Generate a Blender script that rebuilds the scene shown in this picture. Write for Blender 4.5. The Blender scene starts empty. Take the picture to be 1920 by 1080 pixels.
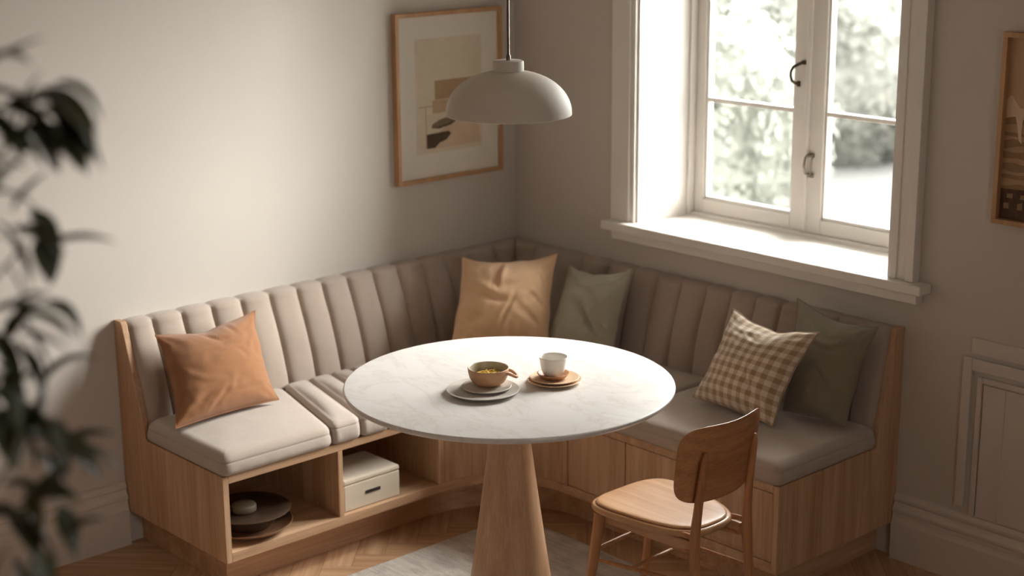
import bpy, bmesh, math, random
from mathutils import Vector, noise, Matrix
random.seed(7)
C = bpy.context.scene.collection
sc = bpy.context.scene
PI = math.pi
V = Vector

# ------------------------------------------------------------------ materials
def srgb(r, g, b):
    f = lambda c: (c/12.92 if c <= .04045 else ((c+.055)/1.055)**2.4)
    return (f(r/255), f(g/255), f(b/255), 1)

def mat_base(name):
    m = bpy.data.materials.new(name); m.use_nodes = True
    nt = m.node_tree; b = nt.nodes['Principled BSDF']
    return m, nt, b

def ramp(nt, stops):
    n = nt.nodes.new('ShaderNodeValToRGB'); cr = n.color_ramp
    cr.elements[0].position, cr.elements[0].color = stops[0]
    cr.elements[1].position, cr.elements[1].color = stops[-1]
    for p, c in stops[1:-1]:
        e = cr.elements.new(p); e.color = c
    return n

def coords(nt, scale, kind='Object'):
    t = nt.nodes.new('ShaderNodeTexCoord'); mp = nt.nodes.new('ShaderNodeMapping')
    mp.inputs['Scale'].default_value = scale
    nt.links.new(t.outputs[kind], mp.inputs['Vector']); return mp

def noise_tex(nt, mp, scale, detail=3, rough=.5, dist=0):
    n = nt.nodes.new('ShaderNodeTexNoise'); n.inputs['Scale'].default_value = scale
    n.inputs['Detail'].default_value = detail; n.inputs['Roughness'].default_value = rough
    n.inputs['Distortion'].default_value = dist
    nt.links.new(mp.outputs[0], n.inputs['Vector']); return n

def bump(nt, b, src, strength, dist=.002, prev=None):
    bp = nt.nodes.new('ShaderNodeBump'); bp.inputs['Strength'].default_value = strength
    bp.inputs['Distance'].default_value = dist
    nt.links.new(src, bp.inputs['Height'])
    if prev: nt.links.new(prev.outputs[0], bp.inputs['Normal'])
    nt.links.new(bp.outputs[0], b.inputs['Normal']); return bp

def plain(name, col, rough=.5, var=.04, nscale=8, metal=0, bmp=0, bscale=200):
    m, nt, b = mat_base(name)
    mp = coords(nt, (1, 1, 1)); n = noise_tex(nt, mp, nscale, 4)
    lo = tuple(max(0, c*(1-var)) for c in col[:3])+(1,); hi = tuple(min(1, c*(1+var)) for c in col[:3])+(1,)
    r = ramp(nt, [(.3, lo), (.7, hi)])
    nt.links.new(n.outputs[0], r.inputs[0]); nt.links.new(r.outputs[0], b.inputs['Base Color'])
    b.inputs['Roughness'].default_value = rough; b.inputs['Metallic'].default_value = metal
    if bmp:
        n2 = noise_tex(nt, mp, bscale, 3); bump(nt, b, n2.outputs[0], bmp, .001)
    return m

def wood(name, axis, light, dark, rough=.45, k=1.0):
    """fine straight oak grain running along the axis 0/1/2 (object space)"""
    m, nt, b = mat_base(name)
    s = [14*k, 14*k, 14*k]; s[axis] = .9*k
    mp = coords(nt, tuple(s))
    n1 = noise_tex(nt, mp, 1.6, 3, .5, .6)
    s2 = [120*k, 120*k, 120*k]; s2[axis] = 3*k
    mp2 = coords(nt, tuple(s2)); n2 = noise_tex(nt, mp2, 1.5, 3, .6)
    mx = nt.nodes.new('ShaderNodeMix'); mx.data_type = 'FLOAT'; mx.inputs[0].default_value = .42
    nt.links.new(n1.outputs[0], mx.inputs[2]); nt.links.new(n2.outputs[0], mx.inputs[3])
    mid = tuple((a+c)/2 for a, c in zip(light, dark))
    r = ramp(nt, [(.32, dark), (.5, mid), (.66, light)])
    nt.links.new(mx.outputs[0], r.inputs[0]); nt.links.new(r.outputs[0], b.inputs['Base Color'])
    b.inputs['Roughness'].default_value = rough
    bump(nt, b, n2.outputs[0], .12, .001)
    return m

def fabric(name, col, var=.1, weave=900, rough=.95, strength=.35):
    m, nt, b = mat_base(name)
    mp = coords(nt, (1, 1, 1)); n = noise_tex(nt, mp, 16, 5, .65)
    fx = noise_tex(nt, coords(nt, (weave, weave, 50)), 1, 2); fz = noise_tex(nt, coords(nt, (60, 60, weave)), 1, 2)
    add = nt.nodes.new('ShaderNodeMath'); add.operation = 'ADD'
    nt.links.new(fx.outputs[0], add.inputs[0]); nt.links.new(fz.outputs[0], add.inputs[1])
    mul = nt.nodes.new('ShaderNodeMath'); mul.operation = 'MULTIPLY_ADD'
    mul.inputs[1].default_value = .28; nt.links.new(add.outputs[0], mul.inputs[0]); 
    sc_ = nt.nodes.new('ShaderNodeMath'); sc_.operation = 'MULTIPLY'; sc_.inputs[1].default_value = .45
    nt.links.new(n.outputs[0], sc_.inputs[0]); nt.links.new(sc_.outputs[0], mul.inputs[2])
    lo = tuple(c*(1-var) for c in col[:3])+(1,); hi = tuple(min(1, c*(1+var)) for c in col[:3])+(1,)
    r = ramp(nt, [(.35, lo), (.65, hi)])
    nt.links.new(mul.outputs[0], r.inputs[0]); nt.links.new(r.outputs[0], b.inputs['Base Color'])
    b.inputs['Roughness'].default_value = rough
    b.inputs['Sheen Weight'].default_value = .25; b.inputs['Sheen Roughness'].default_value = .6
    bump(nt, b, add.outputs[0], strength, .0012)
    return m

def gingham(name, a, bcol, c):
    m, nt, b = mat_base(name)
    t = nt.nodes.new('ShaderNodeTexCoord'); sp = nt.nodes.new('ShaderNodeSeparateXYZ')
    nt.links.new(t.outputs['UV'], sp.inputs[0])
    outs = []
    for k in (0, 1):
        mu = nt.nodes.new('ShaderNodeMath'); mu.operation = 'MULTIPLY'; mu.inputs[1].default_value = 9.5
        fr = nt.nodes.new('ShaderNodeMath'); fr.operation = 'PINGPONG'; fr.inputs[1].default_value = .5
        mr = nt.nodes.new('ShaderNodeMapRange'); mr.interpolation_type = 'SMOOTHSTEP'
        mr.inputs['From Min'].default_value = .21; mr.inputs['From Max'].default_value = .29
        nt.links.new(sp.outputs[k], mu.inputs[0]); nt.links.new(mu.outputs[0], fr.inputs[0]); nt.links.new(fr.outputs[0], mr.inputs['Value'])
        outs.append(mr)
    ad = nt.nodes.new('ShaderNodeMath'); ad.operation = 'ADD'
    nt.links.new(outs[0].outputs[0], ad.inputs[0]); nt.links.new(outs[1].outputs[0], ad.inputs[1])
    hv = nt.nodes.new('ShaderNodeMath'); hv.operation = 'MULTIPLY'; hv.inputs[1].default_value = .5
    nt.links.new(ad.outputs[0], hv.inputs[0])
    r = ramp(nt, [(0, a), (.5, bcol), (1, c)])
    nt.links.new(hv.outputs[0], r.inputs[0]); nt.links.new(r.outputs[0], b.inputs['Base Color'])
    b.inputs['Roughness'].default_value = .95; b.inputs['Sheen Weight'].default_value = .3
    n = noise_tex(nt, coords(nt, (1, 1, 1)), 500, 2); bump(nt, b, n.outputs[0], .5, .0015)
    return m

def marble(name):
    m, nt, b = mat_base(name)
    mp = coords(nt, (1, 1, 1)); mp.inputs['Rotation'].default_value = (0, 0, .9)
    mp.inputs['Scale'].default_value = (1.4, 3.2, 1)
    w = noise_tex(nt, mp, 2.2, 7, .62, 1.6)
    r = ramp(nt, [(.44, srgb(229, 225, 220)), (.492, srgb(220, 213, 206)), (.50, srgb(204, 196, 189)), (.512, srgb(222, 216, 209)), (.56, srgb(231, 227, 222))])
    nt.links.new(w.outputs[0], r.inputs[0])
    n2 = noise_tex(nt, mp, 1.1, 3); r2 = ramp(nt, [(.35, (.93, .92, .91, 1)), (.65, (1, 1, 1, 1))])
    nt.links.new(n2.outputs[0], r2.inputs[0])
    mx = nt.nodes.new('ShaderNodeMix'); mx.data_type = 'RGBA'; mx.blend_type = 'MULTIPLY'; mx.inputs[0].default_value = 1
    nt.links.new(r.outputs[0], mx.inputs[6]); nt.links.new(r2.outputs[0], mx.inputs[7])
    mh = nt.nodes.new('ShaderNodeMix'); mh.data_type = 'RGBA'; mh.inputs[0].default_value = .45
    mh.inputs[7].default_value = srgb(229, 225, 221); nt.links.new(mx.outputs[2], mh.inputs[6])
    nt.links.new(mh.outputs[2], b.inputs['Base Color'])
    b.inputs['Roughness'].default_value = .32; b.inputs['Specular IOR Level'].default_value = .35
    return m

OAK_L, OAK_D = srgb(214, 178, 144), srgb(174, 134, 100)
M = {}
M['wall'] = plain('wall_paint', srgb(205, 197, 188), .92, .015, 3, bmp=.05, bscale=60)
M['wall_warm'] = plain('warm_bounce_paint', srgb(206, 172, 140), .92, .015, 3)  # invented warm tint for unseen walls, so their bounce warms the shade
M['trim'] = plain('white_paint', srgb(232, 226, 218), .45, .012, 3)
M['trimwall'] = plain('greige_trim_paint', srgb(214, 205, 195), .6, .015, 3)
M['ceil'] = plain('ceiling_paint', srgb(225, 216, 204), .95, .01)
M['oak_x'] = wood('oak_along_x', 0, OAK_L, OAK_D)
M['oak_y'] = wood('oak_along_y', 1, OAK_L, OAK_D)
M['oak_z'] = wood('oak_upright', 2, OAK_L, OAK_D)
M['oak_ped'] = wood('oak_pedestal', 2, srgb(212, 174, 138), srgb(180, 138, 104), .4, 1.3)
M['chair_y'] = wood('chair_oak_across', 1, srgb(204, 150, 104), srgb(158, 104, 64), .35, 1.3)
M['chair_x'] = wood('chair_oak_seat', 0, srgb(214, 170, 130), srgb(184, 138, 98), .35, 1.3)
M['chair_z'] = wood('chair_oak_upright', 2, srgb(202, 146, 100), srgb(158, 104, 64), .35, 1.3)
M['frame_oak'] = wood('frame_oak', 2, srgb(200, 158, 114), srgb(166, 124, 84), .5)
M['linen'] = fabric('oatmeal_linen', srgb(177, 160, 146), .07)
M['linen_seat_lit'] = fabric('oatmeal_linen_seat_lit', srgb(179, 164, 151), .06)  # same linen, lightened to paint in the light on the seats
M['rust'] = fabric('rust_cotton', srgb(148, 97, 55), .08)
M['tan'] = fabric('tan_cotton', srgb(220, 180, 140), .07)
M['sage'] = fabric('sage_linen', srgb(170, 164, 146), .07)
M['olive'] = fabric('dark_olive_linen', srgb(128, 120, 100), .07)
M['check'] = gingham('beige_gingham', srgb(164, 138, 110), srgb(198, 177, 150), srgb(226, 213, 195))
M['marble'] = marble('white_marble')
M['lamp'] = plain('matte_white_metal', srgb(208, 200, 188), .6, .01)
M['lamp_in'] = plain('lamp_inner_white', srgb(228, 222, 212), .6, .01)
M['rod'] = plain('grey_steel', srgb(120, 110, 100), .3, .02, metal=1)
M['bronze'] = plain('dark_bronze', srgb(88, 76, 64), .35, .1, 40, metal=1)
M['nickel'] = plain('aged_nickel', srgb(150, 140, 126), .3, .08, 40, metal=1)
M['plate'] = plain('grey_stoneware', srgb(206, 199, 190), .4, .03, 30)
M['plate_tan'] = plain('sand_stoneware', srgb(222, 190, 156), .45, .04, 30)
M['bowl_out'] = plain('peach_clay', srgb(198, 152, 112), .6, .05, 30)
M['bowl_in'] = plain('grey_olive_glaze', srgb(178, 168, 146), .35, .05, 30)
M['brown_clay'] = plain('brown_clay', srgb(186, 136, 98), .5, .06, 30)
M['cup'] = plain('white_porcelain', srgb(232, 226, 216), .3, .02, 30)
M['pasta'] = plain('yellow_pasta', srgb(226, 190, 90), .6, .12, 60)
M['box'] = fabric('cream_canvas', srgb(214, 200, 178), .05)
M['dark_slot'] = plain('black_slot', srgb(40, 30, 24), .8, .1)
M['stone_dark'] = plain('dark_brown_stoneware', srgb(76, 58, 46), .35, .15, 20)
M['stone_brown'] = plain('reddish_stoneware', srgb(128, 92, 68), .4, .1, 20)
M['lid'] = plain('grey_green_stoneware', srgb(124, 114, 96), .5, .08, 20)
M['mat'] = plain('ivory_mat_board', srgb(226, 218, 205), .85, .02)
M['paper'] = plain('cream_paper', srgb(216, 202, 180), .85, .05, 25)
M['art_pale'] = plain('art_pale', srgb(214, 202, 178), .85, .03, 30)
M['art_brown'] = plain('art_brown', srgb(172, 142, 108), .85, .05, 30)
M['art_tan'] = plain('art_tan', srgb(188, 160, 128), .85, .05, 30)
M['art_peach'] = plain('art_peach', srgb(208, 182, 154), .85, .03, 30)
M['art_dark'] = plain('art_dark', srgb(84, 66, 50), .85, .2, 60)
M['art_olive'] = plain('art_olive', srgb(128, 110, 86), .85, .12, 60)
M['sep_sky'] = plain('sepia_sky', srgb(190, 156, 122), .8, .05, 12)
M['sep_pale'] = plain('sepia_pale', srgb(216, 190, 162), .8, .05, 12)
M['sep_mid'] = plain('sepia_mid', srgb(146, 114, 84), .8, .12, 30)
M['sep_mid2'] = plain('sepia_light_band', srgb(176, 144, 112), .8, .12, 30)
M['sep_dark'] = plain('sepia_dark', srgb(84, 60, 44), .8, .25, 60)
M['leaf'] = plain('dark_green_leaf', srgb(66, 68, 42), .5, .25, 12)
M['stem'] = plain('brown_stem', srgb(110, 92, 64), .7, .15, 30)
M['pot'] = plain('terracotta_pot', srgb(176, 130, 98), .8, .06, 20)
M['soil'] = plain('potting_soil', srgb(60, 46, 36), .95, .3, 60)
M['tree'] = plain('tree_foliage', (.056, .058, .046, 1), .8, .2, 2)
M['tree2'] = plain('tree_foliage_pale', (.080, .080, .068, 1), .8, .2, 2)
M['bark'] = plain('tree_bark', (.12, .10, .08, 1), .9, .2, 6)
M['lawn'] = plain('garden_lawn', (.024, .0235, .021, 1), .9, .15, 1)
M['gravel'] = plain('pale_gravel', (.023, .021, .0203, 1), .9, .08, 3)
M['render'] = plain('outside_render', srgb(230, 226, 220), .9, .02)

def floor_mat():
    m, nt, b = mat_base('herringbone_oak')
    a = nt.nodes.new('ShaderNodeAttribute'); a.attribute_name = 'plank'
    t = nt.nodes.new('ShaderNodeTexCoord'); mp = nt.nodes.new('ShaderNodeMapping')
    mp.inputs['Scale'].default_value = (1.2, 22, 1); nt.links.new(t.outputs['UV'], mp.inputs[0])
    n = noise_tex(nt, mp, 1.6, 4, .6, .5)
    r = ramp(nt, [(.3, srgb(176, 138, 104)), (.5, srgb(200, 160, 124)), (.7, srgb(218, 182, 148))])
    nt.links.new(n.outputs[0], r.inputs[0])
    r2 = ramp(nt, [(0, (.84, .81, .78, 1)), (1, (1, 1, 1, 1))]); nt.links.new(a.outputs['Fac'], r2.inputs[0])
    mx = nt.nodes.new('ShaderNodeMix'); mx.data_type = 'RGBA'; mx.blend_type = 'MULTIPLY'; mx.inputs[0].default_value = 1
    nt.links.new(r.outputs[0], mx.inputs[6]); nt.links.new(r2.outputs[0], mx.inputs[7]); nt.links.new(mx.outputs[2], b.inputs['Base Color'])
    b.inputs['Roughness'].default_value = .42
    bump(nt, b, n.outputs[0], .08, .001)
    return m
M['floor'] = floor_mat()

def rug_mat():
    m, nt, b = mat_base('woven_wool')
    mp = coords(nt, (6, 60, 1)); n = noise_tex(nt, mp, 1.4, 4, .7, .4)
    mp2 = coords(nt, (9, 13, 1)); n2 = noise_tex(nt, mp2, 1.2, 3, .6, .5)
    mx = nt.nodes.new('ShaderNodeMix'); mx.data_type = 'FLOAT'; mx.inputs[0].default_value = .5
    nt.links.new(n.outputs[0], mx.inputs[2]); nt.links.new(n2.outputs[0], mx.inputs[3])
    r = ramp(nt, [(.36, srgb(168, 156, 146)), (.5, srgb(196, 185, 175)), (.62, srgb(214, 205, 196))])
    nt.links.new(mx.outputs[0], r.inputs[0]); nt.links.new(r.outputs[0], b.inputs['Base Color'])
    b.inputs['Roughness'].default_value = 1; b.inputs['Sheen Weight'].default_value = .3
    n3 = noise_tex(nt, coords(nt, (260, 260, 260)), 1, 3); bump(nt, b, n3.outputs[0], .9, .004)
    return m
M['rug'] = rug_mat()

def glass_mat():
    m = bpy.data.materials.new('window_glass'); m.use_nodes = True; nt = m.node_tree
    for n in list(nt.nodes): nt.nodes.remove(n)
    o = nt.nodes.new('ShaderNodeOutputMaterial'); mx = nt.nodes.new('ShaderNodeMixShader')
    tr = nt.nodes.new('ShaderNodeBsdfTransparent'); tr.inputs[0].default_value = (.97, .98, .97, 1)
    gl = nt.nodes.new('ShaderNodeBsdfGlossy'); gl.inputs['Roughness'].default_value = .02
    fr = nt.nodes.new('ShaderNodeFresnel'); fr.inputs[0].default_value = 1.3
    nt.links.new(fr.outputs[0], mx.inputs[0]); nt.links.new(tr.outputs[0], mx.inputs[1]); nt.links.new(gl.outputs[0], mx.inputs[2])
    nt.links.new(mx.outputs[0], o.inputs[0]); return m
M['glass'] = glass_mat()

# ------------------------------------------------------------------ builders
def wloc(p):
    l = V((0, 0, 0))
    while p is not None:
        l = l + p.location; p = p.parent
    return l

def tag(o, label=None, cat=None, group=None, kind=None):
    if label: o['label'] = label
    if cat: o['category'] = cat
    if group: o['group'] = group
    if kind: o['kind'] = kind
    return o

def empty(name, loc, label=None, cat=None, group=None, kind=None):
    o = bpy.data.objects.new(name, None); C.objects.link(o); o.location = loc
    o.empty_display_size = .05
    return tag(o, label, cat, group, kind)

class MB:
    """collects shapes given in world coordinates and links them as one mesh"""
    def __init__(s): s.bm = bmesh.new(); s.mi = 0
    def face(s, vs):
        try:
            f = s.bm.faces.new(vs); f.material_index = s.mi; return f
        except ValueError: return None
    def box(s, x0, x1, y0, y1, z0, z1):
        v = [s.bm.verts.new(p) for p in ((x0,y0,z0),(x1,y0,z0),(x1,y1,z0),(x0,y1,z0),(x0,y0,z1),(x1,y0,z1),(x1,y1,z1),(x0,y1,z1))]
        for f in ((3,2,1,0),(4,5,6,7),(0,1,5,4),(1,2,6,5),(2,3,7,6),(3,0,4,7)): s.face([v[i] for i in f])
        return s
    def prism(s, pts, ext):
        """closed polygon of 3D points swept by the vector ext"""
        a = [s.bm.verts.new(p) for p in pts]; b = [s.bm.verts.new(V(p)+V(ext)) for p in pts]
        s.face(a[::-1]); s.face(b)
        n = len(a)
        for i in range(n): s.face((a[i], a[(i+1) % n], b[(i+1) % n], b[i]))
        return s
    def rings(s, rings, cap0=True, cap1=True, closed=False):
        R = [[s.bm.verts.new(p) for p in r] for r in rings]; n = len(R[0])
        m = len(R)
        for k in range(m if closed else m-1):
            A, B = R[k], R[(k+1) % m]
            for i in range(n): s.face((A[i], A[(i+1) % n], B[(i+1) % n], B[i]))
        if not closed:
            if cap0: s.face(R[0][::-1])
            if cap1: s.face(R[-1])
        return R
    def lathe(s, c, prof, n=64, close=False, open_end=False):
        rs = [[(c[0]+r*math.cos(2*PI*i/n), c[1]+r*math.sin(2*PI*i/n), c[2]+z) for i in range(n)] for r, z in prof]
        s.rings(rs, not open_end, not open_end, closed=close); return s
    def tube(s, pts, rad, n=12, cap=True):
        pts = [V(p) for p in pts]
        if not isinstance(rad, (list, tuple)): rad = [rad]*len(pts)
        rs = []; up = None
        for i, p in enumerate(pts):
            d = (pts[min(i+1, len(pts)-1)] - pts[max(i-1, 0)]).normalized()
            if up is None:
                up = V((0, 0, 1)) if abs(d.z) < .9 else V((1, 0, 0))
            a = d.cross(up).normalized(); up = a.cross(d).normalized()
            rs.append([p + (a*math.cos(2*PI*k/n) + up*math.sin(2*PI*k/n))*rad[i] for k in range(n)])
        s.rings(rs, cap, cap); return s
    def grid(s, fn, nu, nv, flip=False, uv=None):
        g = [[s.bm.verts.new(fn(i/nu, j/nv)) for j in range(nv+1)] for i in range(nu+1)]
        lay = s.bm.loops.layers.uv.verify() if uv else None
        for i in range(nu):
            for j in range(nv):
                q = [g[i][j], g[i+1][j], g[i+1][j+1], g[i][j+1]]; w = [(i, j), (i+1, j), (i+1, j+1), (i, j+1)]
                if flip: q.reverse(); w.reverse()
                f = s.face(q)
                if f and lay:
                    for lp, (a, b) in zip(f.loops, w): lp[lay].uv = (a/nu, b/nv)
        return g
    def build(s, name, mat, parent=None, smooth=False, bevel=0, subsurf=0, recalc=True, angle=40, weld=0):
        if weld: bmesh.ops.remove_doubles(s.bm, verts=s.bm.verts, dist=weld)
        if recalc: bmesh.ops.recalc_face_normals(s.bm, faces=s.bm.faces)
        l = wloc(parent)
        for v in s.bm.verts: v.co -= l
        me = bpy.data.meshes.new(name); s.bm.to_mesh(me); s.bm.free()
        for m in (mat if isinstance(mat, (list, tuple)) else [mat]): me.materials.append(m)
        if smooth:
            me.polygons.foreach_set('use_smooth', [True]*len(me.polygons))
            me.set_sharp_from_angle(angle=math.radians(angle))
        o = bpy.data.objects.new(name, me); C.objects.link(o); o.parent = parent
        if bevel:
            b = o.modifiers.new('bevel', 'BEVEL'); b.width = bevel; b.segments = 2; b.limit_method = 'ANGLE'
        if subsurf:
            b = o.modifiers.new('sub', 'SUBSURF'); b.levels = subsurf; b.render_levels = subsurf
        return o

def bx(name, mat, parent, x0, x1, y0, y1, z0, z1, bevel=.0015, kind=None):
    o = MB().box(x0, x1, y0, y1, z0, z1).build(name, mat, parent, bevel=bevel)
    return tag(o, kind=kind)

# ------------------------------------------------------------------ dimensions
LL, LR, HB, D, HC, HP = 1.676, 1.719, .735, .578, .380, .112
XW, YW, CE = 5.3, -5.3, 2.75
S = 'structure'

# ------------------------------------------------------------------ room shell
def floor():
    bm = bmesh.new(); lay = bm.loops.layers.uv.verify()
    w, L = .09, .45
    pl = []
    # herringbone laid at 45 degrees to the walls
    def quad(p0, du, dv, rnd):
        pts = [p0, p0+du, p0+du+dv, p0+dv]
        c = sum((p for p in pts), V((0, 0)))/4
        g = .0004
        ru = du.normalized()*g; rv = dv.normalized()*g
        pts = [p0+ru+rv, p0+du-ru+rv, p0+du+dv-ru-rv, p0+dv+ru-rv]
        ca, sa = math.cos(PI/4), math.sin(PI/4)
        q = [V((p.x*ca-p.y*sa, p.x*sa+p.y*ca)) for p in pts]
        cc = sum(q, V((0, 0)))/4
        if not (-.25 < cc.x < XW+.25 and YW-.25 < cc.y < .25): return
        vs = [bm.verts.new((p.x, p.y, 0)) for p in q]
        try: f = bm.faces.new(vs)
        except ValueError: return
        if f.calc_area() < 1e-6: bm.faces.remove(f); return
        if f.normal.z < 0: f.normal_flip()
        off = V((random.random()*50, random.random()*50))
        uvm = {vs[0]: (0, 0), vs[1]: (du.length, 0), vs[2]: (du.length, dv.length), vs[3]: (0, dv.length)}
        for lp in f.loops:
            a, b = uvm[lp.vert]; lp[lay].uv = (a+off.x, b+off.y)
        pl.append(rnd)
    n = int(L/w)
    R = 120
    for i in range(-R, R):
        for k in range(-14, 14):
            # horizontal then vertical plank of each zigzag step
            o = V((i*w + k*2*L/1.0*1.0, i*w)) if False else V((i*w + k*2*L, i*w))
            quad(o, V((L, 0)), V((0, w)), random.random())
            o2 = V((i*w + L + k*2*L, i*w - L + w)) if True else None
            quad(V((o2.x + 0, o2.y)), V((0, L)), V((w, 0)), random.random())
    me = bpy.data.meshes.new('floor'); bm.faces.index_update(); bm.to_mesh(me); bm.free()
    at = me.attributes.new('plank', 'FLOAT', 'FACE')
    at.data.foreach_set('value', pl[:len(me.polygons)])
    me.materials.append(M['floor']); o = bpy.data.objects.new('floor', me); C.objects.link(o)
    tag(o, kind=S)
    u = bx('subfloor', M['soil'], None, -.3, XW+.3, YW-.3, .34, -.08, -.001, 0, S)  # subfloor sheet under the planks, in the dark soil colour
floor()
# the wall with the window has real thickness, with the opening cut out of it
wb = MB()
WX0, WX1, WZ0, WZ1 = .617, 1.660, .852, 2.22
def wallbox(x0, x1, z0, z1): wb.box(x0, x1, 0, .34, z0, z1)
wallbox(-.3, WX0, -.06, CE); wallbox(WX1, XW+.3, -.06, CE); wallbox(WX0, WX1, -.06, WZ0); wallbox(WX0, WX1, WZ1, CE)
tag(wb.build('wall_window', M['wall'], None), kind=S)
bx('wall_left', M['wall'], None, -.3, 0, YW-.3, 0, -.06, CE, 0, S)
wr = MB()
RY0, RY1, RZ0, RZ1 = -3.05, -2.45, 1.15, 2.00
for (a, b, c, d) in ((YW-.3, RY0, -.06, CE), (RY1, 0, -.06, CE), (RY0, RY1, -.06, RZ0), (RY0, RY1, RZ1, CE)): wr.box(XW, XW+.3, a, b, c, d)
tag(wr.build('wall_right', M['wall_warm'], None), kind=S)
w2 = empty('fill_window', (XW, (RY0+RY1)/2, RZ0), kind=S)  # invented window out of view, added to let in soft fill light
m = MB()
for (a, b, c, d) in ((RY0, RY0+.05, RZ0, RZ1), (RY1-.05, RY1, RZ0, RZ1), (RY0+.05, RY1-.05, RZ0, RZ0+.05), (RY0+.05, RY1-.05, RZ1-.05, RZ1), ((RY0+RY1)/2-.03, (RY0+RY1)/2+.03, RZ0+.05, RZ1-.05)): m.box(XW+.12, XW+.17, a, b, c, d)
m.build('frame', M['trim'], w2, bevel=.003)
MB().box(XW+.14, XW+.145, RY0+.04, RY1-.04, RZ0+.04, RZ1-.04).build('glass', M['glass'], w2)
MB().box(XW-.05, XW+.12, RY0-.05, RY1+.05, RZ0-.03, RZ0).build('sill', M['trim'], w2, bevel=.004)
bx('wall_rear', M['wall_warm'], None, 0, XW, YW-.3, YW, -.06, CE, 0, S)
bx('ceiling', M['ceil'], None, -.3, XW+.3, YW-.3, .34, CE, CE+.1, 0, S)

def baseboard(name, pts_of):
    prof = [(0, 0), (.022, 0), (.022, .118), (.019, .126), (.016, .135), (.016, .150), (.020, .155), (.020, .163), (.013, .172), (.010, .182), (.014, .190), (.014, .198), (.006, .208), (0, .210)]
    m = MB(); m.prism([pts_of(d, z) for d, z in prof], pts_of(None, None))
    tag(m.build(name, M['trimwall'], None), kind=S)
baseboard('baseboard_left', lambda d, z: (0, -LL-.003+YW+LL, 0) if d is None else (d, -LL-.003, z))
baseboard('baseboard_right', lambda d, z: (XW-LR-.003, 0, 0) if d is None else (LR+.003, -d, z))

# low relief panelling on the window wall beside the bench
def mold(name, x0, x1, z0, z1, d, x_only=None):
    m = MB().box(x0, x1, -d, 0, z0, z1); return tag(m.build(name, M['trimwall'], None, bevel=.003), kind=S)
tp = empty('trim_2', (1.925, 0, .21), kind=S)
def tpart(name, x0, x1, z0, z1, d, bev=.003): MB().box(x0, x1, -d, 0, z0, z1).build(name, M['trimwall'], tp, bevel=bev)
tpart('moulding', 1.928, 1.958, .232, .692, .014)
tpart('moulding', 1.958, 2.70, .655, .692, .014)
tpart('moulding', 2.70, 2.73, .232, .692, .014)
tpart('inner_moulding', 1.976, 1.992, .212, .640, .010)
tpart('inner_moulding', 1.992, 2.666, .622, .640, .010)
tpart('inner_moulding', 2.666, 2.682, .212, .640, .010)
tpart('panel', 1.995, 2.66, .212, .618, .004, .001)
tpart('panel_bead', 2.062, 2.068, .212, .612, .006, .001)
tpart('ledge', 1.952, 2.71, .705, .752, .012)

# ------------------------------------------------------------------ window
win = empty('window_1', (1.14, 0, .88), kind=S)
def wpart(name, *a, mat='trim', bev=.002): return bx(name, M[mat], win, *a, bev)
YG = .25                                              # plane of the sashes
# casing on the room side
wpart('casing', .515, .598, -.022, .004, .882, 2.24)
wpart('casing', .598, .6165, -.014, .004, .882, 2.24)
wpart('casing', 1.660, 1.728, -.022, .004, .882, 2.24)
wpart('casing', 1.676, 1.694, -.027, -.02, .882, 2.24)
wpart('casing', 1.728, 1.757, -.034, .004, .882, 2.24)
wpart('casing', .49, 1.782, -.026, .004, 2.24, 2.34)
# sill board and apron
MB().prism([(.617, YG+.04, .852), (1.660, YG+.04, .852), (1.660, 0, .852), (1.800, 0, .852), (1.800, -.060, .852), (.503, -.060, .852), (.503, 0, .852), (.617, 0, .852)], (0, 0, .030)).build('sill', M['trim'], win, bevel=.004)
wpart('apron', .530, 1.772, -.034, 0, .818, .852)
# lining of the opening (slightly splayed)
MB().prism([(.6165, 0, .882), (.6165, .34, .882), (.652, .34, .882), (.652, .22, .882), (.624, 0, .882)], (0, 0, WZ1-.882)).build('reveal', M['trim'], win)
MB().prism([(1.6605, 0, .882), (1.6605, .34, .882), (1.628, .34, .882), (1.628, .22, .882), (1.653, 0, .882)], (0, 0, WZ1-.882)).build('reveal', M['trim'], win)
wpart('reveal', .617, 1.66, 0, .34, WZ1-.012, WZ1)
# thin beading where lining meets frame
wpart('frame', .640, .660, YG-.032, YG+.07, .882, WZ1-.012)
wpart('frame', 1.622, 1.642, YG-.032, YG+.07, .882, WZ1-.012)
wpart('frame', .655, 1.627, YG-.02, YG+.07, .878, .893)
wpart('frame', .655, 1.627, YG-.02, YG+.07, 2.17, WZ1-.012)
def sash(x0, x1, l, r, hx=None):
    z0, z1 = .893, 2.17
    f = MB()
    f.box(x0, x0+l, YG, YG+.045, z0, z1); f.box(x1-r, x1, YG, YG+.045, z0, z1)
    f.box(x0+l, x1-r, YG, YG+.045, z0, .942); f.box(x0+l, x1-r, YG, YG+.045, 2.12, z1)
    s = f.build('sash', M['trim'], win, bevel=.003)
    g = MB()                                          # glazing bead
    a, b = x0+l, x1-r
    for (p, q, u, v) in ((a, a+.008, .942, 2.12), (b-.008, b, .942, 2.12), (a, b, .942, .952), (a, b, 2.11, 2.12)):
        g.box(p, q, YG+.008, YG+.036, u, v)
    g.build('glazing_bead', M['trim'], s, bevel=.002)
    for zc in (1.291, 1.72):
        MB().box(a+.004, b-.004, YG+.006, YG+.038, zc-.0075, zc+.0075).build('muntin', M['trim'], s, bevel=.003)
    MB().box(a+.004, b-.004, YG+.020, YG+.024, .946, 2.116).build('glass', M['glass'], s)
    return s
sL = sash(.660, 1.141, .040, .060)
sR = sash(1.143, 1.622, .062, .040)
wpart('meeting_bead', 1.132, 1.150, YG-.010, YG+.002, .895, 2.168, bev=.003)
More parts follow.
